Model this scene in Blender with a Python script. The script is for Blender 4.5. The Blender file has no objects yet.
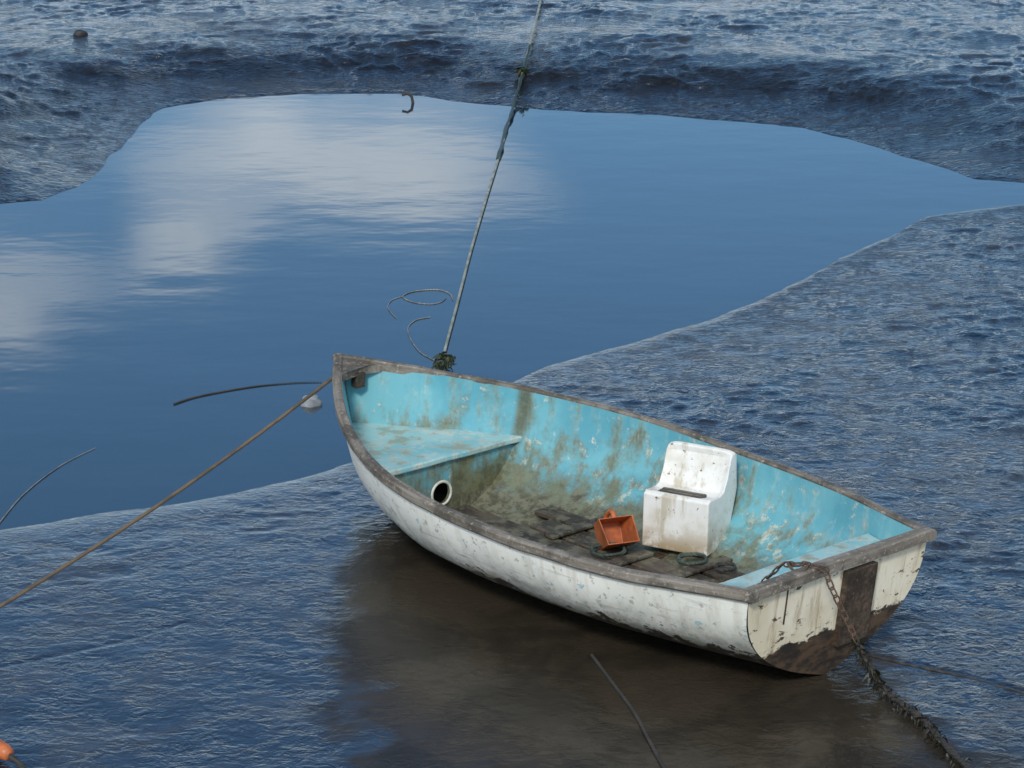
import bpy, bmesh, math, random
import numpy as np
from mathutils import Vector, Matrix
random.seed(4); rng=np.random.RandomState(7)
sc=bpy.context.scene
# ------------------------------------------------------------------ camera
F=2600.0; H=3.458; PITCH=math.radians(16.685)
cam=bpy.data.cameras.new("camera"); camo=bpy.data.objects.new("camera",cam); sc.collection.objects.link(camo)
camo.location=(0,0,H); camo.rotation_euler=(math.radians(90)-PITCH,0,0)
cam.sensor_width=36; cam.lens=36*F/1024.0; cam.clip_end=5000; cam.clip_start=.1
sc.camera=camo
sc.view_settings.view_transform='Standard'
try: sc.view_settings.look='None'
except Exception: pass
POOLZ=-0.03
def ray(px,py):
    v=(384-py)/F
    return np.array([(px-512)/F, math.cos(PITCH)+math.sin(PITCH)*v, -math.sin(PITCH)+math.cos(PITCH)*v])
def G(px,py,z=0.0):
    r=ray(px,py); t=(z-H)/r[2]; return Vector((r[0]*t,r[1]*t,z))
# boat pose
BX,BY,BZ=1.056,8.121,0.0
YAW=math.radians(130.813); HEEL=math.radians(-.172); TRIM=math.radians(-.644)
BM=Matrix.Translation((BX,BY,BZ))@Matrix.Rotation(YAW,4,'Z')@Matrix.Rotation(-TRIM,4,'Y')@Matrix.Rotation(HEEL,4,'X')
def BW(x,y,z): return BM@Vector((x,y,z))

# ------------------------------------------------------------------ node helper
class NT:
    def __init__(s,tree): s.t=tree; s.n=tree.nodes; s.l=tree.links
    def node(s,typ,**kw):
        n=s.n.new(typ)
        for k,v in kw.items(): setattr(n,k,v)
        return n
    def put(s,sock,v):
        if isinstance(v,bpy.types.NodeSocket): s.l.new(v,sock)
        elif v is not None:
            if isinstance(v,(tuple,list)) and len(v)==3 and sock.type=='RGBA': v=(*v,1)
            sock.default_value=v
    def math(s,op,a,b=None,c=None,clamp=False):
        n=s.node('ShaderNodeMath',operation=op,use_clamp=clamp); s.put(n.inputs[0],a)
        if b is not None: s.put(n.inputs[1],b)
        if c is not None: s.put(n.inputs[2],c)
        return n.outputs[0]
    def mix(s,f,a,b,blend='MIX'):
        n=s.node('ShaderNodeMix',data_type='RGBA',blend_type=blend); s.put(n.inputs[0],f); s.put(n.inputs[6],a); s.put(n.inputs[7],b); return n.outputs[2]
    def noise(s,vec,scale,detail=4,rough=.55,dist=0):
        n=s.node('ShaderNodeTexNoise'); 
        if vec is not None: s.l.new(vec,n.inputs['Vector'])
        n.inputs['Scale'].default_value=scale;n.inputs['Detail'].default_value=detail;n.inputs['Roughness'].default_value=rough;n.inputs['Distortion'].default_value=dist
        return n.outputs[0]
    def mapr(s,v,a,b,c=0.0,d=1.0,smooth=True):
        n=s.node('ShaderNodeMapRange',interpolation_type='SMOOTHSTEP' if smooth else 'LINEAR'); s.put(n.inputs[0],v)
        for i,x in enumerate((a,b,c,d)): s.put(n.inputs[i+1],x)
        return n.outputs[0]
    def scale(s,vec,sc3,loc=(0,0,0),rot=(0,0,0)):
        n=s.node('ShaderNodeMapping'); s.l.new(vec,n.inputs[0]); n.inputs[1].default_value=loc;n.inputs[2].default_value=rot; n.inputs[3].default_value=sc3; return n.outputs[0]
    def coord(s,name='Object'): return s.node('ShaderNodeTexCoord').outputs[name]
    def xyz(s,vec):
        n=s.node('ShaderNodeSeparateXYZ'); s.l.new(vec,n.inputs[0]); return n.outputs
    def bump(s,h,strength=.5,dist=.01,normal=None):
        n=s.node('ShaderNodeBump'); s.put(n.inputs['Height'],h); s.put(n.inputs['Strength'],strength);n.inputs['Distance'].default_value=dist
        if normal is not None: s.l.new(normal,n.inputs['Normal'])
        return n.outputs[0]
def newmat(name):
    m=bpy.data.materials.new(name); m.use_nodes=True
    t=NT(m.node_tree); b=m.node_tree.nodes['Principled BSDF']
    return m,t,b
def simple(name,col,col2=None,rough=.6,nscale=30,bump=.3,bdist=.003,spec=.5,stretch=(1,1,1)):
    m,t,b=newmat(name); co=t.scale(t.coord(),stretch)
    n=t.noise(co,nscale,6,.65)
    c=t.mix(t.mapr(n,.38,.62),col,col2 or tuple(x*.55 for x in col))
    t.put(b.inputs['Base Color'],c); b.inputs['Roughness'].default_value=rough
    b.inputs['Specular IOR Level'].default_value=spec
    t.put(b.inputs['Normal'],t.bump(t.noise(co,nscale*2,5,.7),bump,bdist))
    return m

# ------------------------------------------------------------------ world
w=bpy.data.worlds.new("World"); sc.world=w; w.use_nodes=True
t=NT(w.node_tree); bg=w.node_tree.nodes['Background']
sky=t.node('ShaderNodeTexSky',sky_type='NISHITA'); sky.sun_disc=False
SUN_EL=math.radians(38); SUN_AZ=math.radians(192)  # azimuth clockwise from +Y
sky.sun_elevation=SUN_EL; sky.sun_rotation=SUN_AZ; sky.ozone_density=3.0; sky.dust_density=.6; sky.air_density=1.0
d=t.coord('Generated'); X,Y,Z=t.xyz(d)
yy=t.math('MAXIMUM',Y,.05)
a=t.math('DIVIDE',X,yy); e=t.math('DIVIDE',Z,yy)
cx=t.node('ShaderNodeCombineXYZ'); t.put(cx.inputs[0],t.math('MULTIPLY',a,15.)); t.put(cx.inputs[1],t.math('MULTIPLY',e,40.)); cx.inputs[2].default_value=3.7
n1=t.noise(cx.outputs[0],1.0,6,.52,.6)
def blob(ca,ce,ra,re):
    u=t.math('DIVIDE',t.math('SUBTRACT',a,ca),ra); v=t.math('DIVIDE',t.math('SUBTRACT',e,ce),re)
    r=t.math('ADD',t.math('MULTIPLY',u,u),t.math('MULTIPLY',v,v))
    return t.math('EXPONENT',t.math('MULTIPLY',r,-1.0))
m=t.math('ADD',blob(-.076,.204,.080,.027),t.math('MULTIPLY',blob(-.20,.264,.058,.024),.85))
m=t.math('ADD',m,t.math('MULTIPLY',blob(-.025,.222,.038,.018),.6))
m=t.math('ADD',m,t.math('MULTIPLY',blob(-.125,.240,.026,.020),.6))
m=t.math('ADD',m,t.math('MULTIPLY',blob(.03,.178,.09,.012),.45))
front=t.math('GREATER_THAN',Y,.06)
m=t.math('MULTIPLY',m,front)
dens=t.mapr(t.math('ADD',m,t.math('MULTIPLY',t.math('SUBTRACT',n1,.5),1.8)),.15,1.15)
dens=t.math('MULTIPLY',dens,t.mapr(m,.02,.5))
n2=t.noise(d,2.3,6,.55,.3)
high=t.math('MULTIPLY',t.mapr(n2,.38,.58),t.mapr(Y,.45,-.1))
dens=t.math('MAXIMUM',dens,t.math('MULTIPLY',high,.9))
hz=t.mapr(Z,.165,.02)
dens=t.math('MAXIMUM',dens,t.math('MULTIPLY',hz,.95))
skyc=t.mix(1.0,sky.outputs[0],(.97,1.28,1.44),'MULTIPLY')
skyc=t.mix(t.math('MULTIPLY',t.mapr(Z,.34,.75),t.mapr(Y,0,.3)),skyc,t.mix(1.0,skyc,(.40,.46,.53),'MULTIPLY'))
col=t.mix(dens,skyc,(11.5,12.8,14.0))
t.put(bg.inputs[0],col); bg.inputs[1].default_value=.093
# sun
sl=bpy.data.lights.new("sun",'SUN'); so=bpy.data.objects.new("sun",sl); sc.collection.objects.link(so)
sl.energy=2.3; sl.angle=math.radians(10); sl.color=(1,.94,.83)
sd=Vector((math.sin(SUN_AZ)*math.cos(SUN_EL),math.cos(SUN_AZ)*math.cos(SUN_EL),math.sin(SUN_EL)))
so.rotation_euler=sd.to_track_quat('Z','Y').to_euler(); so.location=sd*30

# ------------------------------------------------------------------ mesh helper
def mkobj(name,verts,faces,mat=None,smooth=True,parent=None,uv=None):
    me=bpy.data.meshes.new(name); me.from_pydata([tuple(v) for v in verts],[],faces); me.update()
    if smooth: me.polygons.foreach_set('use_smooth',[True]*len(me.polygons))
    if mat: me.materials.append(mat)
    if uv is not None:
        l=me.uv_layers.new(name='UVMap')
        for lp in me.loops: l.data[lp.index].uv=uv[lp.vertex_index]
    o=bpy.data.objects.new(name,me); sc.collection.objects.link(o)
    if parent: o.parent=parent
    return o
def recalc(o):
    bm=bmesh.new(); bm.from_mesh(o.data); bmesh.ops.recalc_face_normals(bm,faces=bm.faces); bm.to_mesh(o.data); bm.free()
def bevel(o,wd=.004,seg=2):
    m=o.modifiers.new('bevel','BEVEL'); m.width=wd; m.segments=seg; m.limit_method='ANGLE'; m.angle_limit=math.radians(35)
def boxv(x0,x1,y0,y1,z0,z1):
    v=[(x,y,z) for z in(z0,z1) for x,y in((x0,y0),(x1,y0),(x1,y1),(x0,y1))]
    f=[(0,3,2,1),(4,5,6,7),(0,1,5,4),(1,2,6,5),(2,3,7,6),(3,0,4,7)]
    return v,f

# ------------------------------------------------------------------ ground
pond_px=[(-900,330),(-300,240),(-60,210),(0,204),(40,200),(80,187),(112,158),(140,124),(152,113),(165,108),(220,99),(300,94),(400,93),(450,101),(540,110),(640,114),(740,122),(800,127),(840,137),(880,149),(930,163),(975,179),(1024,183),(1300,190),(1300,206),(1024,203),(985,207),(930,217),(885,238),(820,270),(760,300),(700,324),(600,350),(545,368),(505,386),(470,400),(430,430),(380,455),(340,464),(300,478),(275,484),(235,494),(200,500),(150,508),(100,512),(50,522),(20,526),(0,529),(-100,540),(-900,700)]
poly=np.array([G(x,y,POOLZ)[:2] for x,y in pond_px])
def sdist(Px,Py,poly,closed=True):
    dmin=np.full(Px.shape,1e9); inside=np.zeros(Px.shape,bool); n=len(poly)
    for i in range(n if closed else n-1):
        ax,ay=poly[i]; bx,by=poly[(i+1)%n]; dx,dy=bx-ax,by-ay
        tt=np.clip(((Px-ax)*dx+(Py-ay)*dy)/(dx*dx+dy*dy),0,1)
        dmin=np.minimum(dmin,(Px-ax-tt*dx)**2+(Py-ay-tt*dy)**2)
        if abs(dy)>1e-9 and closed:
            c=((ay>Py)!=(by>Py))&(Px<(bx-ax)*(Py-ay)/dy+ax); inside^=c
    dd=np.sqrt(dmin); return np.where(inside,-dd,dd)
tabs=[rng.rand(256,256) for _ in range(8)]
def vn(x,y,k=0):
    T=tabs[k%8]; xi=np.floor(x).astype(int); yi=np.floor(y).astype(int); fx=x-xi; fy=y-yi
    fx=fx*fx*fx*(fx*(fx*6-15)+10); fy=fy*fy*fy*(fy*(fy*6-15)+10)
    a=T[xi&255,yi&255];b=T[(xi+1)&255,yi&255];c=T[xi&255,(yi+1)&255];d=T[(xi+1)&255,(yi+1)&255]
    return (a*(1-fx)+b*fx)*(1-fy)+(c*(1-fx)+d*fx)*fy-.5
def fbm(x,y,o=4,k=0,g=.5):
    r=0;am=1
    for i in range(o):
        r=r+am*vn(x*(2**i)+i*17.3,y*(2**i)+i*31.7,k+i); am*=g
    return r
xs=list(np.arange(-5.1,5.1,.0155)); st=.02
x=xs[-1]; ext=[]
while x<900: st*=1.16; x+=st; ext.append(x)
xs=[-q-0.0 for q in ext[::-1]]+xs+ext
ys=[];y=6.9
while y<25: ys.append(y); y+=.0105+.00115*(y-6.9)*1.1
st=.04
while y<2500: ys.append(y); st*=1.15; y+=st
st=.02;y=6.9;pre=[]
while y>-300: st*=1.16; y-=st; pre.append(y)
ys=pre[::-1]+ys
xs=np.array(xs);ys=np.array(ys)
PX,PY=np.meshgrid(xs,ys)
s=sdist(PX,PY,poly)
wob=fbm(PX*2.2,PY*2.2,3,1)*.12
s2=s+wob*np.clip(.35+np.abs(s)*2,0,1)
far_w=1/(1+np.exp(-(PY-13.6)*2.2))
far_w=np.where((PX>0)&(PY<18.0),1/(1+np.exp(-(PY-15.4)*3)),far_w)
so_=np.clip(s2,0,None)
near_h=.010*(1-np.exp(-so_/.06))+.026*(1-np.exp(-so_/.9))
far_h=.03*(1-np.exp(-so_/.12))+.20/(1+np.exp(-(so_-.80)*4.2))-.20/(1+np.exp(.80*4.2))+.006*so_
far_h=np.minimum(far_h,.5)
land=near_h*(1-far_w)+far_h*far_w
inn=-.012-.06*(1-np.exp(s2/.5))
h=np.where(s2>0,POOLZ+land,POOLZ+np.where(s2<0,inn*np.clip(-s2/.05,0,1),0))
wx=PX+fbm(PX*1.3,PY*1.3,2,2)*.35; wy=PY+fbm(PX*1.7+5,PY*1.7,2,4)*.25
wx2=wx+fbm(PX*7,PY*7,2,3)*.07; wy2=wy+fbm(PX*7+9,PY*7,2,0)*.07
def terr(x,y,k,sh=5.0,th=0.0): return np.tanh(sh*(vn(x,y,k)-th))*.5
rip=terr(wx2*6,wy2*8.0,1,5,.10)*.42+terr(wx2*10.5,wy2*14,2,5,.05)*.48+terr(wx2*18,wy2*23,6,4,.0)*.36+(1-np.abs(vn(wx2*15+3,wy2*19,5)*2.6))*.14
ripf=terr(wx2*5.5,wy2*6.0,1,5,.10)*.45+terr(wx2*9.5,wy2*9.5,2,5,.05)*.52+terr(wx2*16,wy2*14,6,3.5,.0)*.34
rip=rip-rip.mean(); ripf=ripf-ripf.mean()
smooth_l=fbm(wx*2.2+wy*1.2,wy*4.5,4,6)
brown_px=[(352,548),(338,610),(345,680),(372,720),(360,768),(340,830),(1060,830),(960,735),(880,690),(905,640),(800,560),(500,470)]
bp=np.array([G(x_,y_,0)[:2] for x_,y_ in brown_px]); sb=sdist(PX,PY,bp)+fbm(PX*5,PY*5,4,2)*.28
brown=np.clip(.5-sb/.14,0,1)  # mask for the dark reflection around the boat, painted as brown duller mud
rightz=1/(1+np.exp(-(PX-.2-.15*(11-PY))*2.5))
amp=(.0036+.0066*rightz)*(1-far_w)
amp*=(1-.72*brown)
edge_=np.clip(s2/(.25+.35*far_w),0.0,1)*.9+.10*np.clip(s2/.03,0,1)
patchy=.25+1.6*np.clip(fbm(PX*1.1,PY*1.1,4,5)*1.3+.42,0,1)
farfade=np.clip(1-(PY-30)/60,0.15,1)
h=h+amp*rip*edge_*patchy+.0175*far_w*ripf*edge_*patchy*farfade+(1-brown)*(.0035)*smooth_l*np.clip(s2/.3,0,1)
h+=far_w*np.clip(s2/.8,0,1)*fbm(PX*1.1,PY*1.6,2,7)*.028*farfade
for pl,dp,wd in(([(0,668),(60,655),(120,642),(185,622)],.003,.012),([(870,655),(960,676),(1080,706)],.006,.012)):
    pw_=np.array([G(x_,y_,0)[:2] for x_,y_ in pl]); dd_=sdist(PX,PY,pw_,False); dd_=dd_+fbm(PX*7,PY*7,2,1)*.01
    h-=dp*np.exp(-(dd_/wd)**2)
blx=(PX-BX)*math.cos(YAW)+(PY-BY)*math.sin(YAW); bly=-(PX-BX)*math.sin(YAW)+(PY-BY)*math.cos(YAW)
dep=np.exp(-(np.clip(np.abs(blx-1.2)-1.2,0,None)/.25)**2-(bly/.35)**2)
h=h*(1-dep)+dep*np.minimum(h,.002)
h=np.where((s2<=0),np.minimum(h,POOLZ-.004),h)
def HZ(x_,y_):
    return float(h[np.argmin(np.abs(ys-y_)),np.argmin(np.abs(xs-x_))])
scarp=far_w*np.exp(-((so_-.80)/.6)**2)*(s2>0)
nv=PX.size; ny,nx=PX.shape
me=bpy.data.meshes.new("mud_flat")
co=np.stack([PX,PY,h],-1).reshape(-1,3).astype(np.float32)
idx=np.arange(nv).reshape(ny,nx)
q=np.stack([idx[:-1,:-1],idx[:-1,1:],idx[1:,1:],idx[1:,:-1]],-1).reshape(-1,4).astype(np.int32)
me.vertices.add(nv); me.vertices.foreach_set('co',co.ravel())
me.loops.add(q.size); me.loops.foreach_set('vertex_index',q.ravel())
me.polygons.add(len(q)); me.polygons.foreach_set('loop_start',np.arange(0,q.size,4,dtype=np.int32))
try: me.polygons.foreach_set('loop_total',np.full(len(q),4,dtype=np.int32))
except Exception: pass
me.update(calc_edges=True); me.polygons.foreach_set('use_smooth',np.ones(len(q),bool)); me.validate()
for nm,arr in(('dark_reflection',brown),('scarp',scarp),('right',rightz*(1-far_w)),('far',far_w)):
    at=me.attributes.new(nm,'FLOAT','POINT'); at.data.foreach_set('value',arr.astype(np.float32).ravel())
mud=bpy.data.objects.new("mud_flat",me); sc.collection.objects.link(mud)
def attr(t,n):
    k=t.node('ShaderNodeAttribute',attribute_name=n); return k.outputs['Fac']
m,t,b=newmat('wet_mud'); o=t.coord()
dark_reflection=attr(t,'dark_reflection'); scp=attr(t,'scarp'); far_=attr(t,'far'); rgt=attr(t,'right')
n1=t.noise(o,2.2,6,.65,.4); n3=t.noise(t.scale(o,(1,1.3,1)),19,4,.58,.9); nd=t.noise(o,7,5,.6,.5)
dry=t.mapr(n1,.46,.62)
c=t.mix(dry,(.012,.016,.021),(.036,.036,.036))
c=t.mix(dark_reflection,c,t.mix(t.mapr(n1,.4,.6),(.042,.034,.024),(.024,.020,.015)))  # dark reflection put into the base colour as brown
c=t.mix(scp,c,(.010,.011,.013))  # scarp facing the camera painted darker, its dim sky reflection put into colour
t.put(b.inputs['Base Color'],c)
t.put(b.inputs['Roughness'],t.math('ADD',t.math('ADD',.05,t.math('MULTIPLY',dry,.05)),t.math('MULTIPLY',dark_reflection,.12)))
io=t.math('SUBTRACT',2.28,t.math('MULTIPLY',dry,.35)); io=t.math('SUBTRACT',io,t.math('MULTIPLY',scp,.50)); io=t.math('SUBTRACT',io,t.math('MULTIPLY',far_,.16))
io=t.math('ADD',t.math('MULTIPLY',io,t.math('SUBTRACT',1.0,dark_reflection)),t.math('MULTIPLY',dark_reflection,1.27))
t.put(b.inputs['IOR'],io)
stg=t.math('ADD',t.math('ADD',.24,t.math('MULTIPLY',rgt,.34)),t.math('MULTIPLY',far_,.48))
stg=t.math('MULTIPLY',stg,t.mapr(nd,.35,.65,.45,1.5))
stg=t.math('MULTIPLY',stg,t.math('SUBTRACT',1.0,t.math('MULTIPLY',dark_reflection,.55)))
t.put(b.inputs['Normal'],t.bump(n3,stg,.022))
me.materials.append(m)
# pool water
m,t,b=newmat('pool_water'); o=t.coord()
t.put(b.inputs['Base Color'],(.014,.032,.048)); b.inputs['Roughness'].default_value=.05; b.inputs['IOR'].default_value=2.0
nb=t.noise(t.scale(o,(1.0,1.5,1)),1.4,3,.5); nb2=t.noise(t.scale(o,(1,2.0,1)),14,3,.5)
patch=t.mapr(t.noise(o,.6,3,.5),.46,.60,.0,1)
hh=t.math('ADD',nb,t.math('MULTIPLY',t.math('MULTIPLY',nb2,.07),patch))
t.put(b.inputs['Normal'],t.bump(hh,.042,.05))
pw=np.array([(-60,6),(60,6),(60,24),(-60,24)])
mkobj('tidal_pool_water',[(x_,y_,POOLZ) for x_,y_ in pw],[(0,1,2,3)],m,False)

# ------------------------------------------------------------------ boat
L=2.7
boat=bpy.data.objects.new("rowing_boat",None); sc.collection.objects.link(boat); boat.matrix_world=BM
bxs=np.array([0,.2,.4,.6,.8,.92,1]); bys=np.array([.457,.608,.650,.614,.397,.183,.012]); bms=np.gradient(bys,bxs)
def halfb(u):
    i=int(np.clip(np.searchsorted(bxs,u)-1,0,5)); hh_=bxs[i+1]-bxs[i]; q_=(u-bxs[i])/hh_
    return (2*q_**3-3*q_**2+1)*bys[i]+(q_**3-2*q_**2+q_)*hh_*bms[i]+(-2*q_**3+3*q_**2)*bys[i+1]+(q_**3-q_**2)*hh_*bms[i+1]
def sheer(u): return .421*(u-.5)*(u-1)/.5+.421*u*(u-1)/(-.25)+.562*u*(u-.5)/.5
def keel(u): return .16*max(0,(u-.68)/.32)**2
def xo(u,zr): return u*L-.061*(1-u)**2*zr-.10*(1-zr)**1.5*max(0,(u-.7)/.3)**2
def nexp(u): return 3.3-.95*min(1,u/.5)-.75*max(0,(u-.45)/.55)**1.3
def sec(u,th,inset=0.0,bot=0.0,wall=0.0):
    zs=sheer(u); k=keel(u)+bot; n=nexp(u); bb=max(halfb(u)-.02-inset,.004)
    sy=abs(math.sin(th))**(2/n); cz=abs(math.cos(th))**(2/n)
    dr=.135*max(0,1-u/.6)
    z=zs-(zs-k-dr*sy)*cz; zr=(z-k)/(zs-k)
    y=math.copysign(bb*sy*(1-.05*(1-zr)),math.sin(th))
    return xo(u,zr),y,z
NU,NTH=70,40
us=[1-(1-i/NU)**1.15 for i in range(NU+1)]
def hullmesh(name,inset,bot,u0,u1,mat,dent):
    v=[];f=[]
    for i in range(NU+1):
        u=u0+(u1-u0)*us[i]
        for j in range(NTH+1):
            th=-math.pi/2+math.pi*j/NTH
            x_,y_,z_=sec(u,th,inset,bot)
            dd=dent*float(fbm(np.array(x_*3.0),np.array(z_*4.0+(9 if y_>0 else 0)),2,1))*math.sin(math.pi*min(1,max(0,(z_)/.5)))
            v.append((x_,y_+dd*(1 if y_>0 else -1)*(abs(y_)>.1),z_))
    for i in range(NU):
        for j in range(NTH):
            p=i*(NTH+1)+j; f.append((p,p+1,p+NTH+2,p+NTH+1))
    return v,f
def paint_out():
    m,t,b=newmat('white_hull_paint'); o=t.coord(); X,Y,Z=t.xyz(o)
    nl=t.noise(o,2.5,5,.6); nf=t.noise(o,16,7,.72); nf2=t.noise(t.scale(o,(1,1,1),(4,2,7)),30,6,.7); nst=t.noise(t.scale(o,(14,14,1.6)),1.6,5,.6); ns=t.noise(t.scale(o,(2,2,20)),2.2,6,.7,.3)
    c=t.mix(t.mapr(nl,.38,.62),(.85,.84,.78),(.75,.75,.69))
    c=t.mix(t.math('MULTIPLY',t.mapr(nst,.5,.70),.38),c,(.46,.42,.33))
    c=t.mix(t.math('MULTIPLY',t.mapr(ns,.55,.66),.55),c,(.40,.41,.40))
    c=t.mix(t.math('MULTIPLY',t.mapr(nf2,.59,.63),.60),c,(.24,.22,.18))
    low=t.mapr(Z,.08,.33,1,0)
    c=t.mix(t.math('MULTIPLY',low,t.mapr(nf,.40,.57)),c,(.30,.26,.18))
    bow=t.mapr(X,1.8,2.6,0,.75)
    c=t.mix(t.math('MULTIPLY',bow,t.mapr(nf2,.45,.58)),c,(.38,.36,.30))
    c=t.mix(t.math('MULTIPLY',t.mapr(nf,.615,.63),.7),c,(.22,.44,.50))
    edge=t.math('ADD',t.math('MULTIPLY',t.math('SUBTRACT',nf,.5),.36),t.math('MULTIPLY',t.math('SUBTRACT',nl,.5),.20))
    bz=t.math('ADD',Z,edge)
    lvl=t.mapr(X,0,1.6,.190,.128,False)
    dk=t.mapr(t.math('SUBTRACT',bz,lvl),-.006,.006,1,0)
    c=t.mix(dk,c,t.mix(t.mapr(nf2,.4,.6),(.022,.020,.018),(.085,.065,.045)))
    t.put(b.inputs['Base Color'],c); b.inputs['Roughness'].default_value=.5
    t.put(b.inputs['Normal'],t.bump(t.math('ADD',nf,t.math('MULTIPLY',dk,-.3)),.35,.004))
    return m
def paint_in():
    m,t,b=newmat('turquoise_paint'); o=t.coord(); X,Y,Z=t.xyz(o)
    nl=t.noise(o,3.2,5,.6); nf=t.noise(o,22,8,.75); nst=t.noise(t.scale(o,(9,9,1.6)),1.5,7,.68); nm=t.noise(o,6,7,.72)
    c=t.mix(t.mapr(nl,.38,.62),(.090,.325,.410),(.145,.41,.48))
    c=t.mix(t.math('MULTIPLY',t.mapr(nst,.46,.66),.40),c,(.27,.49,.50))
    lowp=t.mapr(Z,.08,.42,1,0,False)
    ch_=t.mapr(t.math('ADD',t.math('MULTIPLY',nf,.5),t.math('ADD',t.math('MULTIPLY',nst,.5),t.math('MULTIPLY',lowp,.07))),.52,.62)
    c=t.mix(t.math('MULTIPLY',ch_,.45),c,(.45,.53,.48))
    wr=t.mapr(t.math('ADD',t.math('MULTIPLY',nf,.6),t.math('ADD',t.math('MULTIPLY',nm,.4),t.math('MULTIPLY',lowp,.09))),.585,.615)
    c=t.mix(t.math('MULTIPLY',wr,.80),c,(.56,.57,.46))
    bowg=t.mapr(X,.7,2.0,-.015,.04)
    g=t.mapr(t.math('ADD',bowg,t.math('ADD',t.math('ADD',t.math('MULTIPLY',nst,.6),t.math('MULTIPLY',nm,.4)),t.math('MULTIPLY',lowp,.19))),.54,.71)
    c=t.mix(t.math('MULTIPLY',g,.85),c,t.mix(t.mapr(nf,.42,.58),(.150,.150,.070),(.075,.078,.035)))
    alg=t.math('MULTIPLY',t.math('MULTIPLY',t.mapr(X,1.98,2.01),t.mapr(X,2.06,2.03)),t.mapr(t.math('ADD',t.math('MULTIPLY',nm,.5),t.math('MULTIPLY',t.math('SUBTRACT',.0,Y),.22)),.20,.36))
    c=t.mix(t.math('MULTIPLY',alg,.85),c,t.mix(t.mapr(nf,.42,.58),(.14,.13,.055),(.07,.068,.03)))
    bt=t.mapr(t.math('ADD',Z,t.math('MULTIPLY',t.math('SUBTRACT',nm,.5),.30)),.09,.16,1,0)
    c=t.mix(t.math('MULTIPLY',bt,.85),c,t.mix(t.mapr(nf,.42,.58),(.17,.16,.11),(.06,.055,.032)))
    t.put(b.inputs['Base Color'],c); b.inputs['Roughness'].default_value=.55
    t.put(b.inputs['Normal'],t.bump(t.math('SUBTRACT',nf,t.math('MULTIPLY',wr,.4)),.35,.003))
    return m
def wood(name,c1,c2,use_uv=True,rough=.75,dirt=0):
    m,t,b=newmat(name); o=t.coord('UV') if use_uv else t.coord()
    g=t.noise(t.scale(o,(2.0,26,26) if use_uv else (3,30,30)),1.6,7,.7,.2)
    p=t.noise(t.coord(),6,5,.65); f=t.noise(t.coord(),60,4,.7)
    c=t.mix(t.mapr(g,.38,.62),c1,c2); c=t.mix(t.math('MULTIPLY',t.mapr(p,.45,.60),.75),c,tuple(v*.38 for v in c1))
    c=t.mix(t.math('MULTIPLY',t.mapr(f,.57,.63),.5),c,tuple(min(1,v*1.9) for v in c2))
    if dirt: c=t.mix(t.math('MULTIPLY',t.mapr(t.noise(t.coord(),13,7,.72),.48,.58),dirt),c,(.15,.14,.095))
    t.put(b.inputs['Base Color'],c); b.inputs['Roughness'].default_value=rough
    t.put(b.inputs['Normal'],t.bump(t.math('ADD',g,t.math('MULTIPLY',f,.4)),.6,.004))
    return m
M_out=paint_out(); M_in=paint_in()
M_gun=wood('weathered_gunwale_wood',(.140,.118,.092),(.235,.21,.18))
M_dark=wood('dark_wet_wood',(.045,.030,.020),(.095,.066,.045),False,.6)
M_floor=wood('dirty_floor_wood',(.048,.036,.026),(.10,.078,.056),False,.6,.75)
v,f=hullmesh('hull',0,0,0,1,M_out,.012)
hull=mkobj('hull',v,f,M_out,True,boat)
v,f=hullmesh('hull_lining',.024,.03,.009,.985,M_in,.006)
lin=mkobj('hull_lining',v,[tuple(reversed(q_)) for q_ in f],M_in,True,boat)
v=[];f=[]
for sg in(1,-1):
    b0=len(v)
    for i in range(NU+1):
        a_=sec(us[i],sg*math.pi/2); c_=sec(.009+.976*us[i],sg*math.pi/2,.024,.03)
        v+= [(a_[0],a_[1],a_[2]-.003),(c_[0],c_[1],c_[2]-.003)]
        if i<NU: p=b0+2*i; f.append((p,p+1,p+3,p+2))
mkobj('sheer_edge',v,f,M_gun,False,boat,uv=[(p[0],p[1]) for p in v])
def transom_mat():
    m,t,b=newmat('transom_paint'); o=t.coord(); X,Y,Z=t.xyz(o)
    nl=t.noise(o,4,5,.6); nf=t.noise(t.scale(o,(1,1,2.2)),13,7,.7); nst=t.noise(t.scale(o,(9,12,1.6)),1.8,6,.65)
    c=t.mix(t.mapr(nl,.38,.62),(.82,.76,.61),(.70,.62,.46))
    c=t.mix(t.math('MULTIPLY',t.mapr(nst,.5,.66),.65),c,(.34,.23,.12))
    c=t.mix(t.mapr(nf,.595,.615),c,(.10,.065,.04))
    lvl=t.math('SUBTRACT',.175,t.math('MULTIPLY',Y,.03))
    dk=t.mapr(t.math('SUBTRACT',t.math('ADD',Z,t.math('MULTIPLY',t.math('SUBTRACT',nf,.5),.14)),lvl),-.005,.005,1,0)
    c=t.mix(dk,c,t.mix(t.mapr(nf,.4,.6),(.028,.022,.018),(.095,.060,.036)))
    t.put(b.inputs['Base Color'],c); b.inputs['Roughness'].default_value=.55
    t.put(b.inputs['Normal'],t.bump(nf,.4,.004)); return m
def fan(name,u,inset,bot,mat,dx,flip):
    v=[]
    J=40;K=10
    for j in range(J+1):
        x_,y_,z_=sec(u,-math.pi/2+math.pi*j/J,inset,bot)
        for k in range(K+1):
            s_=k/K
            zt=sheer(u); zz=zt+(z_-zt)*s_
            k0=keel(u); zr=(zz-k0)/(zt-k0)
            v.append((xo(u,zr)+dx,y_,zz))
    f=[]
    for j in range(J):
        for k in range(K):
            p=j*(K+1)+k; q_=(p,p+1,p+K+2,p+K+1); f.append(q_[::-1] if flip else q_)
    return mkobj(name,v,f,mat,True,boat)
fan('transom',0,0,0,transom_mat(),-.0005,True)
fan('transom_lining',.009,.024,.03,M_in,0,False)
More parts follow.
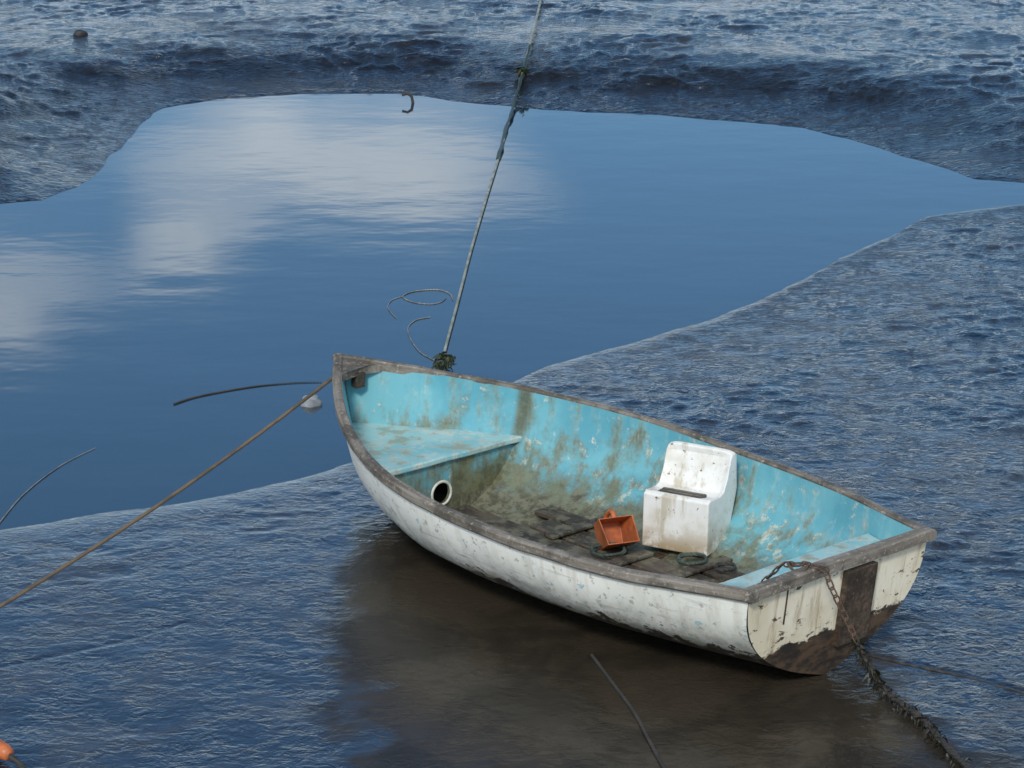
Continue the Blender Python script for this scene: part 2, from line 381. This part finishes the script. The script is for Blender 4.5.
def sweep(name,pts,w_in,w_out,zt,zb,mat,parent=boat):
    P=[Vector(p) for p in pts]; v=[];f=[];uv=[];acc=0
    prof=[(-w_in,zb),(-w_in,zt-.006),(-w_in+.006,zt),(w_out-.008,zt),(w_out,zt-.008),(w_out,zb+.008),(w_out-.006,zb)]
    n=len(prof)
    for i,p in enumerate(P):
        tg=(P[min(i+1,len(P)-1)]-P[max(i-1,0)]); tg.z=0; tg.normalize(); nr=Vector((tg.y,-tg.x,0))
        if i: acc+=(p-P[i-1]).length
        wv=1+.16*float(vn(np.array(acc*11.0),np.array(.5),3)); zw=.006*float(vn(np.array(acc*6.0),np.array(3.5),2))
        for k,(a_,z_) in enumerate(prof):
            q_=p+nr*a_*wv; v.append((q_.x,q_.y,q_.z+z_+zw)); uv.append((acc,k*.02))
    for i in range(len(P)-1):
        for k in range(n):
            p=i*n+k; p2=i*n+(k+1)%n; f.append((p,p2,p2+n,p+n))
    f.append(tuple(range(n))[::-1]); f.append(tuple(range(len(P)*n-n,len(P)*n)))
    o=mkobj(name,v,f,mat,False,parent,uv); recalc(o); return o
for sg,nm in((1,'gunwale_port'),(-1,'gunwale_starboard')):
    pts=[]
    for i in range(141):
        u=-.008+1.006*i/140
        uu=min(max(u,0),1)
        pts.append((u*L-.061*(1-uu)**2, sg*max(halfb(uu)-.020,.002), sheer(uu)))
    sweep(nm,pts if sg<0 else pts[::-1],.020,.018,.010,-.028,M_gun)
pts=[(-.061+.002,y_,.421+.006*(1-(y_/.44)**2)) for y_ in np.linspace(-.44,.44,24)]
sweep('transom_cap',pts,.022,.030,.0125,-.026,M_gun)
def slab(name,x0,x1,y0,y1,z0,z1,mat,parent=boat,bv=.004,lean=0):
    v,f=boxv(x0,x1,y0,y1,z0,z1)
    v=[(x_-lean*(z_),y_,z_) for x_,y_,z_ in v]
    o=mkobj(name,v,f,mat,False,parent); bevel(o,bv); return o
slab('outboard_pad',-.024,.003,-.165,-.015,.105,.385,M_dark,lean=.145)
slab('transom_plank_joint',-.004,.004,.25,.255,.26,.385,M_dark,lean=.145,bv=.001)
v=[];f=[]
ubs=np.linspace(.935,.992,8)
for u in ubs:
    bb=max(halfb(u)-.03,.004)
    for sg in(-1,0,1): v.append((u*L+(.035 if (sg==0 and u==ubs[0]) else 0),bb*sg,sheer(u)+.003))
n0=len(v)
v+=[(a_,b_,c_-.03) for a_,b_,c_ in v]
for i in range(7):
    for k in(0,1):
        p=i*3+k; f.append((p,p+1,p+4,p+3)); f.append((p+n0,p+3+n0,p+4+n0,p+1+n0))
f+=[(0,n0,n0+1,1),(1,n0+1,n0+2,2)]
o=mkobj('breasthook',v,f,M_gun,False,boat,[(p[0],p[1]) for p in v]); recalc(o)
def inner_half(u,z):
    lo,hi=0,math.pi/2
    for _ in range(30):
        md=(lo+hi)/2
        if sec(u,md,.024,.03)[2]<z: lo=md
        else: hi=md
    return sec(u,hi,.024,.03)
DZ=.298
def deckmat():
    m,t,b=newmat('worn_deck_paint'); o=t.coord(); X,Y,Z=t.xyz(o)
    nl=t.noise(o,4,5,.6); nf=t.noise(o,18,8,.75)
    c=t.mix(t.mapr(nl,.38,.62),(.32,.54,.55),(.21,.45,.49))
    c=t.mix(t.math('MULTIPLY',t.mapr(nf,.46,.57),.80),c,(.54,.59,.54)); c=t.mix(t.math('MULTIPLY',t.mapr(t.noise(o,9,7,.72),.49,.61),.70),c,(.22,.22,.13))
    t.put(b.inputs['Base Color'],c); b.inputs['Roughness'].default_value=.45; t.put(b.inputs['Normal'],t.bump(nf,.3,.003)); return m
M_deck=deckmat()
def deck(name,ua,ub,z,th,mat,n=16,overhang=0):
    v=[];f=[]
    for i in range(n+1):
        u=ua+(ub-ua)*i/n; x_,y_,_=inner_half(u,z); y_+=.004
        xx=u*L-(overhang if i==0 else 0)
        for yk in np.linspace(-1,1,9): v.append((xx,yk*y_,z+ .0015*math.cos(yk*9)))
    m0=len(v); v+=[(a_,b_,c_-th) for a_,b_,c_ in v]
    for i in range(n):
        for k in range(8):
            p=i*9+k; f.append((p,p+9,p+10,p+1)); f.append((p+m0,p+1+m0,p+10+m0,p+9+m0))
    for k in range(8): f.append((k,k+1,k+1+m0,k+m0)); p=n*9+k; f.append((p,p+m0,p+1+m0,p+1))
    o=mkobj(name,v,f,mat,False,parent=boat); recalc(o); bevel(o,.006,2); return o
deck('bow_deck',2.00/L,.965,DZ,.024,M_deck)
deck('stern_seat',.014,.255/L,.325,.022,M_deck,8)
def bulkhead(name,xpos,ztop,hole=None,mat=M_in,thick=.014):
    u=xpos/L
    out=[]
    zs_=np.linspace(sec(u,0.02,.024,.03)[2],ztop,16)
    for z in zs_: out.append((inner_half(u,z)[1]+.003,z))
    pts=[(y_,z) for y_,z in out]+[(-y_,z) for y_,z in out[::-1]]
    N=64
    hc=hole[:2] if hole else (0,(ztop+keel(u))/2+.04); r=hole[2] if hole else .001
    ring=[];inn_=[]
    nP=len(pts)
    for i in range(N):
        an=2*math.pi*i/N; dx,dz=math.cos(an),math.sin(an); best=None
        for k in range(nP):
            a_=pts[k];b_=pts[(k+1)%nP]; ex,ez=b_[0]-a_[0],b_[1]-a_[1]; den=dx*ez-dz*ex
            if abs(den)<1e-9: continue
            tt=((a_[0]-hc[0])*ez-(a_[1]-hc[1])*ex)/den; ss=((a_[0]-hc[0])*dz-(a_[1]-hc[1])*dx)/den
            if tt>0 and -1e-6<=ss<=1+1e-6 and (best is None or tt<best): best=tt
        best=best or .05
        ring.append((hc[0]+dx*best,hc[1]+dz*best)); inn_.append((hc[0]+dx*r,hc[1]+dz*r))
    v=[(xpos,y_,z) for y_,z in ring]+[(xpos,y_,z) for y_,z in inn_]+[(xpos+thick,y_,z) for y_,z in ring]+[(xpos+thick,y_,z) for y_,z in inn_]
    f=[]
    for i in range(N):
        j=(i+1)%N; f.append((i,j,N+j,N+i)); f.append((2*N+i,3*N+i,3*N+j,2*N+j)); f.append((N+i,N+j,3*N+j,3*N+i))
    o=mkobj(name,v,f,mat,False,boat); recalc(o)
    return o
HC=(.016,.144,.045)
bulkhead('bow_bulkhead',2.02,DZ-.022,HC)
bulkhead('stern_riser',.225,.303,None)
M_white=simple('white_plastic_ring',(.72,.72,.66),(.50,.48,.40),.5,20)
v=[];f=[];NA,NB=40,8
for i in range(NA):
    an=2*math.pi*i/NA
    for k in range(NB):
        bb=2*math.pi*k/NB; rr=HC[2]+.003+.006*math.cos(bb); v.append((2.0175+.004*math.sin(bb),HC[0]+rr*math.cos(an),HC[1]+rr*math.sin(an)))
for i in range(NA):
    for k in range(NB): f.append((i*NB+k,i*NB+(k+1)%NB,((i+1)%NA)*NB+(k+1)%NB,((i+1)%NA)*NB+k))
o=mkobj('hatch_ring',v,f,M_white,True,boat); recalc(o)
slab('bow_knee',2.545,2.585,-.03,.02,.455,.520,M_dark,bv=.008)
fbz=.098
k=0
bd=[(-.295,-.205,1.30,1.72),(-.185,-.075,.55,1.60),(-.055,.055,.42,1.95),(.075,.185,.5,1.8),(.205,.30,.55,1.6),(-.30,-.205,.60,.86)]
for (y0,y1,x0,x1) in bd:
    k+=1; o=slab('floorboard_%d'%k,x0,x1,y0,y1,fbz-.018+.001*k,fbz+.001*k,M_floor,bv=.004)
for i,x0 in enumerate((.62,1.05,1.52)):
    slab('floor_batten_%d'%(i+1),x0,x0+.05,-.30,.30,fbz-.040,fbz-.0185,M_dark,bv=.003)
for i,(x0,y0) in enumerate(((.78,-.19),(1.40,-.16),(1.02,-.02))):
    slab('loose_slat_%d'%(i+1),x0,x0+.055,y0-.16,y0+.14,fbz+.008,fbz+.020,M_floor,bv=.003)

# ------------------------------------------------------------------ moulded seat block
def curve_obj(name,pts,rad,mat,res=3,cyclic=False,parent=None,taper=None):
    cu=bpy.data.curves.new(name,'CURVE'); cu.dimensions='3D'; cu.bevel_depth=rad; cu.bevel_resolution=res; cu.use_fill_caps=True
    sp=cu.splines.new('POLY'); sp.points.add(len(pts)-1)
    for i,p in enumerate(pts):
        sp.points[i].co=(*p,1)
        if taper: sp.points[i].radius=taper(i/(len(pts)-1))
    sp.use_cyclic_u=cyclic; sp.use_smooth=True
    cu.materials.append(mat); o=bpy.data.objects.new(name,cu); sc.collection.objects.link(o)
    if parent: o.parent=parent
    return o
def seatmat():
    m,t,b=newmat('white_moulded_plastic'); o=t.coord(); X,Y,Z=t.xyz(o)
    n=t.noise(o,9,6,.65); f=t.noise(o,45,5,.7); s_=t.noise(t.scale(o,(14,14,2)),1.4,5,.6)
    c=t.mix(t.mapr(n,.4,.65),(.76,.75,.72),(.62,.59,.52)); c=t.mix(t.math('MULTIPLY',t.mapr(s_,.52,.66),.65),c,(.42,.35,.23))
    c=t.mix(t.math('MULTIPLY',t.mapr(Z,0,.10,1,0),t.mapr(n,.35,.55)),c,(.36,.27,.16))
    c=t.mix(t.mapr(f,.64,.66),c,(.15,.11,.07))
    t.put(b.inputs['Base Color'],c); b.inputs['Roughness'].default_value=.6; t.put(b.inputs['Normal'],t.bump(f,.25,.003)); return m
M_seat=seatmat()
seat=bpy.data.objects.new('moulded_boat_seat',None); sc.collection.objects.link(seat)
ang=math.radians(-162)
seat.matrix_world=BM@Matrix.Translation((1.135,-.225,.105))@Matrix.Rotation(ang,4,'Z')
W_=.272
prof=[(0,0),(.012,.205),(.030,.213),(.105,.207),(.135,.215),(.165,.26),(.190,.325),(.205,.350),(.226,.354),(.242,.335),(.247,.20),(.18,.03),(.14,0)]
v=[];f=[]; nP=len(prof); cols=13
for i in range(cols):
    xx=W_*i/(cols-1); e_=abs(i/(cols-1)-.5)*2
    for k,(y_,z_) in enumerate(prof):
        dz=0
        if k in(3,4): dz=-.012*(1-e_**6)
        if k in(7,8): dz=-.010*e_**8
        v.append((xx,y_+(.018*(1-e_**6) if k in(4,5,6) else 0),z_+dz))
for i in range(cols-1):
    for k in range(nP):
        p=i*nP+k;p2=i*nP+(k+1)%nP; f.append((p,p2,p2+nP,p+nP))
f.append(tuple(range(nP))); f.append(tuple(range((cols-1)*nP,cols*nP)))
o=mkobj('seat_shell',v,f,M_seat,False,seat); recalc(o); bevel(o,.006,3)
M_slot=simple('slot_shade_dark',(.05,.045,.038),(.10,.085,.065),.8,40)
o=mkobj('slot_shade',*boxv(.045,.225,.035,.092,.2005,.2125),M_slot,False,seat); bevel(o,.004)  # dark box painted in for the shade inside the seat slot
M_rib=simple('grey_rib',(.20,.18,.15))
for i,(ya) in enumerate((.050,.072)):
    o=mkobj('slot_rib_%d'%(i+1),*boxv(.05,.22,ya,ya+.006,.2110,.2150),M_rib,False,seat)

# ------------------------------------------------------------------ bailer
M_or=simple('orange_plastic',(.55,.15,.045),(.33,.09,.03),.45,14,.2)
bail=bpy.data.objects.new('bailing_scoop',None); sc.collection.objects.link(bail)
bail.matrix_world=BM@Matrix.Translation((1.105,-.10,.150))@Matrix.Rotation(math.radians(-22),4,'Z')@Matrix.Rotation(math.radians(30),4,'Y')@Matrix.Scale(1.05,4)
def scoop():
    bm=bmesh.new()
    W2,Ln,Hh=.058,.12,.100
    lo=[bm.verts.new((y_,x_,z_)) for y_,x_,z_ in[(-.02,-W2,0),(-.02,W2,0),(Ln,W2*.8,.005),(Ln,-W2*.8,.005)]]
    hi=[bm.verts.new(p) for p in[(.02,-W2*1.08,Hh),(.02,W2*1.08,Hh),(Ln,W2*.85,Hh),(Ln,-W2*.85,Hh)]]
    bm.faces.new(lo); 
    bm.faces.new((lo[1],lo[2],hi[2],hi[1])); bm.faces.new((lo[3],lo[0],hi[0],hi[3])); bm.faces.new((lo[2],lo[3],hi[3],hi[2])); bm.faces.new((hi[2],hi[3],hi[0],hi[1]))
    bmesh.ops.recalc_face_normals(bm,faces=bm.faces)
    me=bpy.data.meshes.new('scoop_body'); bm.to_mesh(me); bm.free(); me.materials.append(M_or)
    o=bpy.data.objects.new('scoop_body',me); sc.collection.objects.link(o); o.parent=bail
    m=o.modifiers.new('s','SOLIDIFY'); m.thickness=.005; m.offset=0; bevel(o,.004); return o
scoop()
curve_obj('scoop_handle',[(.035,0,.10),(.04,0,.120),(.06,0,.130),(.10,0,.128),(.125,0,.115),(.13,0,.095)],.009,M_or,4,parent=bail)

# ------------------------------------------------------------------ ropes etc
def ropemat(name,c1,c2,rough=.8):
    m,t,b=newmat(name); o=t.coord(); n=t.noise(o,8,5,.7); wv=t.node('ShaderNodeTexWave',wave_type='BANDS',bands_direction='DIAGONAL'); t.l.new(o,wv.inputs[0]); wv.inputs['Scale'].default_value=38; wv.inputs['Distortion'].default_value=1.0
    c=t.mix(t.mapr(n,.4,.6),c1,c2); c=t.mix(t.math('MULTIPLY',t.mapr(wv.outputs[1],.4,.8),.45),c,tuple(x_*.4 for x_ in c1))
    t.put(b.inputs['Base Color'],c); b.inputs['Roughness'].default_value=rough; t.put(b.inputs['Normal'],t.bump(wv.outputs[1],.6,.004)); return m
M_rope=ropemat('brown_rope',(.20,.14,.085),(.11,.085,.06)); M_green=ropemat('grey_green_rope',(.40,.42,.38),(.22,.25,.21)); M_darkr=ropemat('tarred_rope',(.035,.032,.03),(.06,.05,.045))
M_pale=ropemat('pale_thin_cord',(.30,.31,.30),(.16,.17,.17))
M_weed=simple('seaweed',(.018,.030,.010),(.035,.040,.015),.4,30)
def span(a,b,sag,n=40,jit=0.0):
    a=Vector(a);b=Vector(b); out=[]
    for i in range(n+1):
        q_=i/n; p=a.lerp(b,q_); p.z-=4*sag*q_*(1-q_); p.x+=random.uniform(-jit,jit); p.z+=random.uniform(-jit,jit); out.append(p)
    return out
pa=BW(2.655,.028,.50); pe=G(-120,676,.0)
painter=bpy.data.objects.new('mooring_rope',None); sc.collection.objects.link(painter)
c1=curve_obj('rope_line',span(pa,pe,.05,60,.0006),.0072,M_rope,2,parent=painter)
kn=[BW(2.655+.03*math.cos(a_*1.3)*.6,.028+.02*math.sin(a_),.50+.018*math.cos(a_)) for a_ in np.linspace(0,12,40)]
curve_obj('knot',kn,.0075,M_rope,2,parent=painter)
line2=bpy.data.objects.new('mooring_rope',None); sc.collection.objects.link(line2)
def cr(P,n=10):
    out=[];P=[P[0]]+P+[P[-1]]
    for i in range(1,len(P)-2):
        for k in range(n):
            q_=k/n; a_,b_,c_,d_=P[i-1],P[i],P[i+1],P[i+2]
            out.append(.5*((2*b_)+(-a_+c_)*q_+(2*a_-5*b_+4*c_-d_)*q_*q_+(-a_+3*b_-3*c_+d_)*q_**3))
    out.append(P[-2]); return out
def Gt(px,py,lift):
    z=POOLZ
    for _ in range(12):
        p=G(px,py,z+lift); z=max(POOLZ,HZ(p.x,p.y))*.6+z*.4
    return G(px,py,z+lift)
img=[(436,385),(441,366),(447,342),(455,312),(463,281),(471,250),(480,219),(489,189),(498,160),(508,124),(515,100),(521,80),(531,40),(541,0),(552,-42),(560,-75)]
ctl=[Gt(a_,b_,.012 if 120<b_ else .03) for a_,b_ in img]
lp=cr(ctl,6)
curve_obj('rope_line',lp,.0070,M_green,2,parent=line2,taper=lambda q_:1+.4*q_)
lp2=[p+Vector((random.uniform(-.006,.006),0,random.uniform(-.004,.004)+.008)) for p in lp[48:72]]
curve_obj('weed_covering',lp2,.012,M_weed,2,parent=line2,taper=lambda q_:.7+.6*math.sin(q_*23)**2)
def weed(name,paths,n,ln,wid,spread,mat=M_weed,parent=None):
    v=[];f=[]
    for i in range(n):
        p=random.choice(paths)+Vector([random.gauss(0,spread) for _ in range(3)])
        dr=Vector((random.gauss(0,.5),random.gauss(0,.5),random.gauss(-.5,.5))).normalized()
        sd_=dr.cross(Vector((random.random(),random.random(),random.random()))).normalized()*wid*random.uniform(.5,1.2)
        l_=ln*random.uniform(.4,1.2); b0=len(v); m_=p+dr*l_*.5+sd_*.5; e2=p+dr*l_+Vector((0,0,-.01))
        v+=[p-sd_*.5,p+sd_*.5,m_+sd_*.6,m_-sd_*.8,e2]; f+=[(b0,b0+1,b0+2,b0+3),(b0+3,b0+2,b0+4)]
    return mkobj(name,v,f,mat,False,parent)
cl=[G(441,362,.02),G(442,362,.05),G(443,360,.08),G(444,358,.10),G(440,366,.0),G(446,360,.12)]
weed('seaweed_clump',cl,190,.045,.010,.014)
weed('weed_tuft',[Gt(522,70,.04)],20,.07,.02,.012,parent=line2)
# stern chain + weedy line
M_rust=simple('rusty_chain',(.11,.062,.035),(.05,.035,.028),.75,60,.5)
ch=bpy.data.objects.new('mooring_chain',None); sc.collection.objects.link(ch)
def link_mesh(verts,faces,c,d,n_,R=.0115,l=.007,r=.0030):
    d=d.normalized(); n_=(n_-d*n_.dot(d)).normalized(); k_=d.cross(n_); NA,NB=16,6; b0=len(verts)
    for i in range(NA):
        an=2*math.pi*i/NA; cc=d*(math.cos(an)*R+math.copysign(l,math.cos(an)))+n_*math.sin(an)*R*.72; out=(d*math.cos(an)+n_*math.sin(an)).normalized()
        for k in range(NB):
            bb=2*math.pi*k/NB; verts.append(c+cc+out*r*math.cos(bb)+k_*r*math.sin(bb))
    for i in range(NA):
        for k in range(NB): faces.append((b0+i*NB+k,b0+i*NB+(k+1)%NB,b0+((i+1)%NA)*NB+(k+1)%NB,b0+((i+1)%NA)*NB+k))
def chain(name,pts,parent):
    v=[];f=[];P=[Vector(p) for p in pts];stp=.029;pos=0;k=0
    seg=[(P[j+1]-P[j]).length for j in range(len(P)-1)];tot=sum(seg)
    while pos<tot:
        q_=pos;j=0
        while j<len(seg)-1 and q_>seg[j]: q_-=seg[j]; j+=1
        c=P[j].lerp(P[j+1],q_/seg[j]); d=P[j+1]-P[j]
        n_=Vector((.3,.2,1)) if k%2 else Vector((1,.6,.1)); 
        link_mesh(v,f,c,d,n_+Vector([random.uniform(-.3,.3)]*3)); k+=1; pos+=stp
    return mkobj(name,v,f,M_rust,True,parent)
tg=G(884,690,.03)
p1=BW(-.100,.125,.437); p2=BW(-.120,.115,.38)
mid=p2.lerp(tg,.5)+Vector((0,0,-.015))
chain('chain_links',[BW(.10,.22,.35),BW(.02,.20,.440),BW(-.04,.155,.446),p1,p2,mid],ch)
curve_obj('shackle_ring',[BW(-.03+.035*math.cos(a_),.18+.03*math.sin(a_),.442+.01*math.sin(a_*2)) for a_ in np.linspace(0,2*math.pi,20)[:-1]],.0045,M_rust,2,True,parent=ch)
wr=cr([mid,p2.lerp(tg,.8)+Vector((0,0,-.012)),tg,G(905,706,.03),G(925,722,.025),G(945,745,.025),G(985,785,.02),G(1040,840,.02)],10)
curve_obj('weedy_tail',wr,.008,M_darkr,2,parent=ch,taper=lambda q_:1+.6*math.sin(q_*40)**2)
weed('seaweed_clump',wr[:56],560,.032,.006,.009,simple('dark_seaweed',(.012,.014,.008),(.028,.024,.014),.5,30))
def gl(name,px,r,mat,z=.02,n=10,tp=None,parent=None):
    return curve_obj(name,cr([G(a_,b_,z) for a_,b_ in px],n),r,mat,2,taper=tp,parent=parent)
gl('ground_line',[(592,655),(612,682),(634,712),(650,742),(668,775)],.006,M_darkr,.010)
gl('ground_line',[(868,655),(905,664),(960,676),(1024,693),(1080,706)],.004,M_darkr,.004)
gl('floating_line',[(174,404),(200,396),(250,387),(290,383),(322,382)],.0044,M_darkr,POOLZ+.003,tp=lambda q_:1.15-.8*q_)
gl('floating_line',[(-30,560),(0,522),(25,493),(60,466),(95,448)],.0034,M_pale,POOLZ+.003,tp=lambda q_:1.2-.8*q_)
coil=[(453,300),(450,294),(440,290),(425,290),(411,292),(403,296),(407,300),(418,303),(431,304),(441,302),(446,298)]
gl('rope_coil',coil,.0030,M_pale,POOLZ+.003,8,tp=lambda q_:1.2-.5*q_)
gl('floating_line',[(430,317),(416,320),(408,328),(411,340),(420,352),(430,358),(438,362)],.0026,M_pale,POOLZ+.003)
gl('floating_line',[(404,296),(392,300),(388,308),(396,318)],.0022,M_pale,POOLZ+.003)
tb=G(413,103,POOLZ); curve_obj('driftwood_twig',[tb,tb+Vector((-.01,0,.05)),tb+Vector((-.04,0,.07)),tb+Vector((-.08,0,.06))],.011,M_darkr,2)
def rock(name,c,r,mat,sq=.6):
    bm=bmesh.new(); bmesh.ops.create_icosphere(bm,subdivisions=3,radius=r)
    for v_ in bm.verts:
        n_=float(fbm(np.array(v_.co.x/r*1.3+c[0]*7),np.array(v_.co.y/r*1.3+v_.co.z/r),3,2)); v_.co*=1+.45*n_; v_.co.z*=sq
    me=bpy.data.meshes.new(name); bm.to_mesh(me); bm.free(); me.materials.append(mat); me.polygons.foreach_set('use_smooth',[True]*len(me.polygons))
    o=bpy.data.objects.new(name,me); o.location=c; sc.collection.objects.link(o); return o
M_rock=simple('pale_stone',(.30,.32,.33),(.15,.16,.17),.6,12,.5,.01); M_drock=simple('dark_stone',(.04,.038,.035),(.02,.02,.02),.5,12,.5,.01)
rock('pale_stone',G(310,404,POOLZ),.050,M_rock,.9)
rock('dark_stone',Gt(80,34,.0),.055,M_drock,.6)
def ring(cx,cy,z,R,mat,name,el=1.0,turns=2.2):
    P=[BW(cx+R*(1+.08*math.sin(a_*1.7))*math.cos(a_),cy+R*el*math.sin(a_),z+.004*a_/6.28+.002*math.sin(3*a_)) for a_ in np.linspace(0,turns*2*math.pi,60)]
    return curve_obj(name,P,.0055,mat,2)
M_dg=ropemat('dark_green_rope',(.08,.11,.09),(.04,.06,.05))
ring(1.14,-.06,.122,.062,M_dg,'coiled_rope'); ring(.86,-.22,.122,.052,M_dg,'coiled_rope'); ring(.72,-.25,.122,.035,M_darkr,'coiled_rope')
fl=bpy.data.objects.new('orange_float',None); sc.collection.objects.link(fl)
c0=G(-6,746,.045); c1=G(15,758,.035); dirv=(c1-c0).normalized()
curve_obj('float_body',[c0-dirv*.14,c0-dirv*.12,c0-dirv*.05,c0,c0+dirv*.05,c0+dirv*.075,c0+dirv*.08],.028,M_or,8,parent=fl,taper=lambda q_:[.35,.8,1,1,.95,.7,.3][int(round(q_*6))])
curve_obj('float_rope',[c0+dirv*.08,c0+dirv*.11+Vector((0,0,-.01)),c0+dirv*.17+Vector((0,0,-.025))],.009,M_darkr,2,parent=fl)
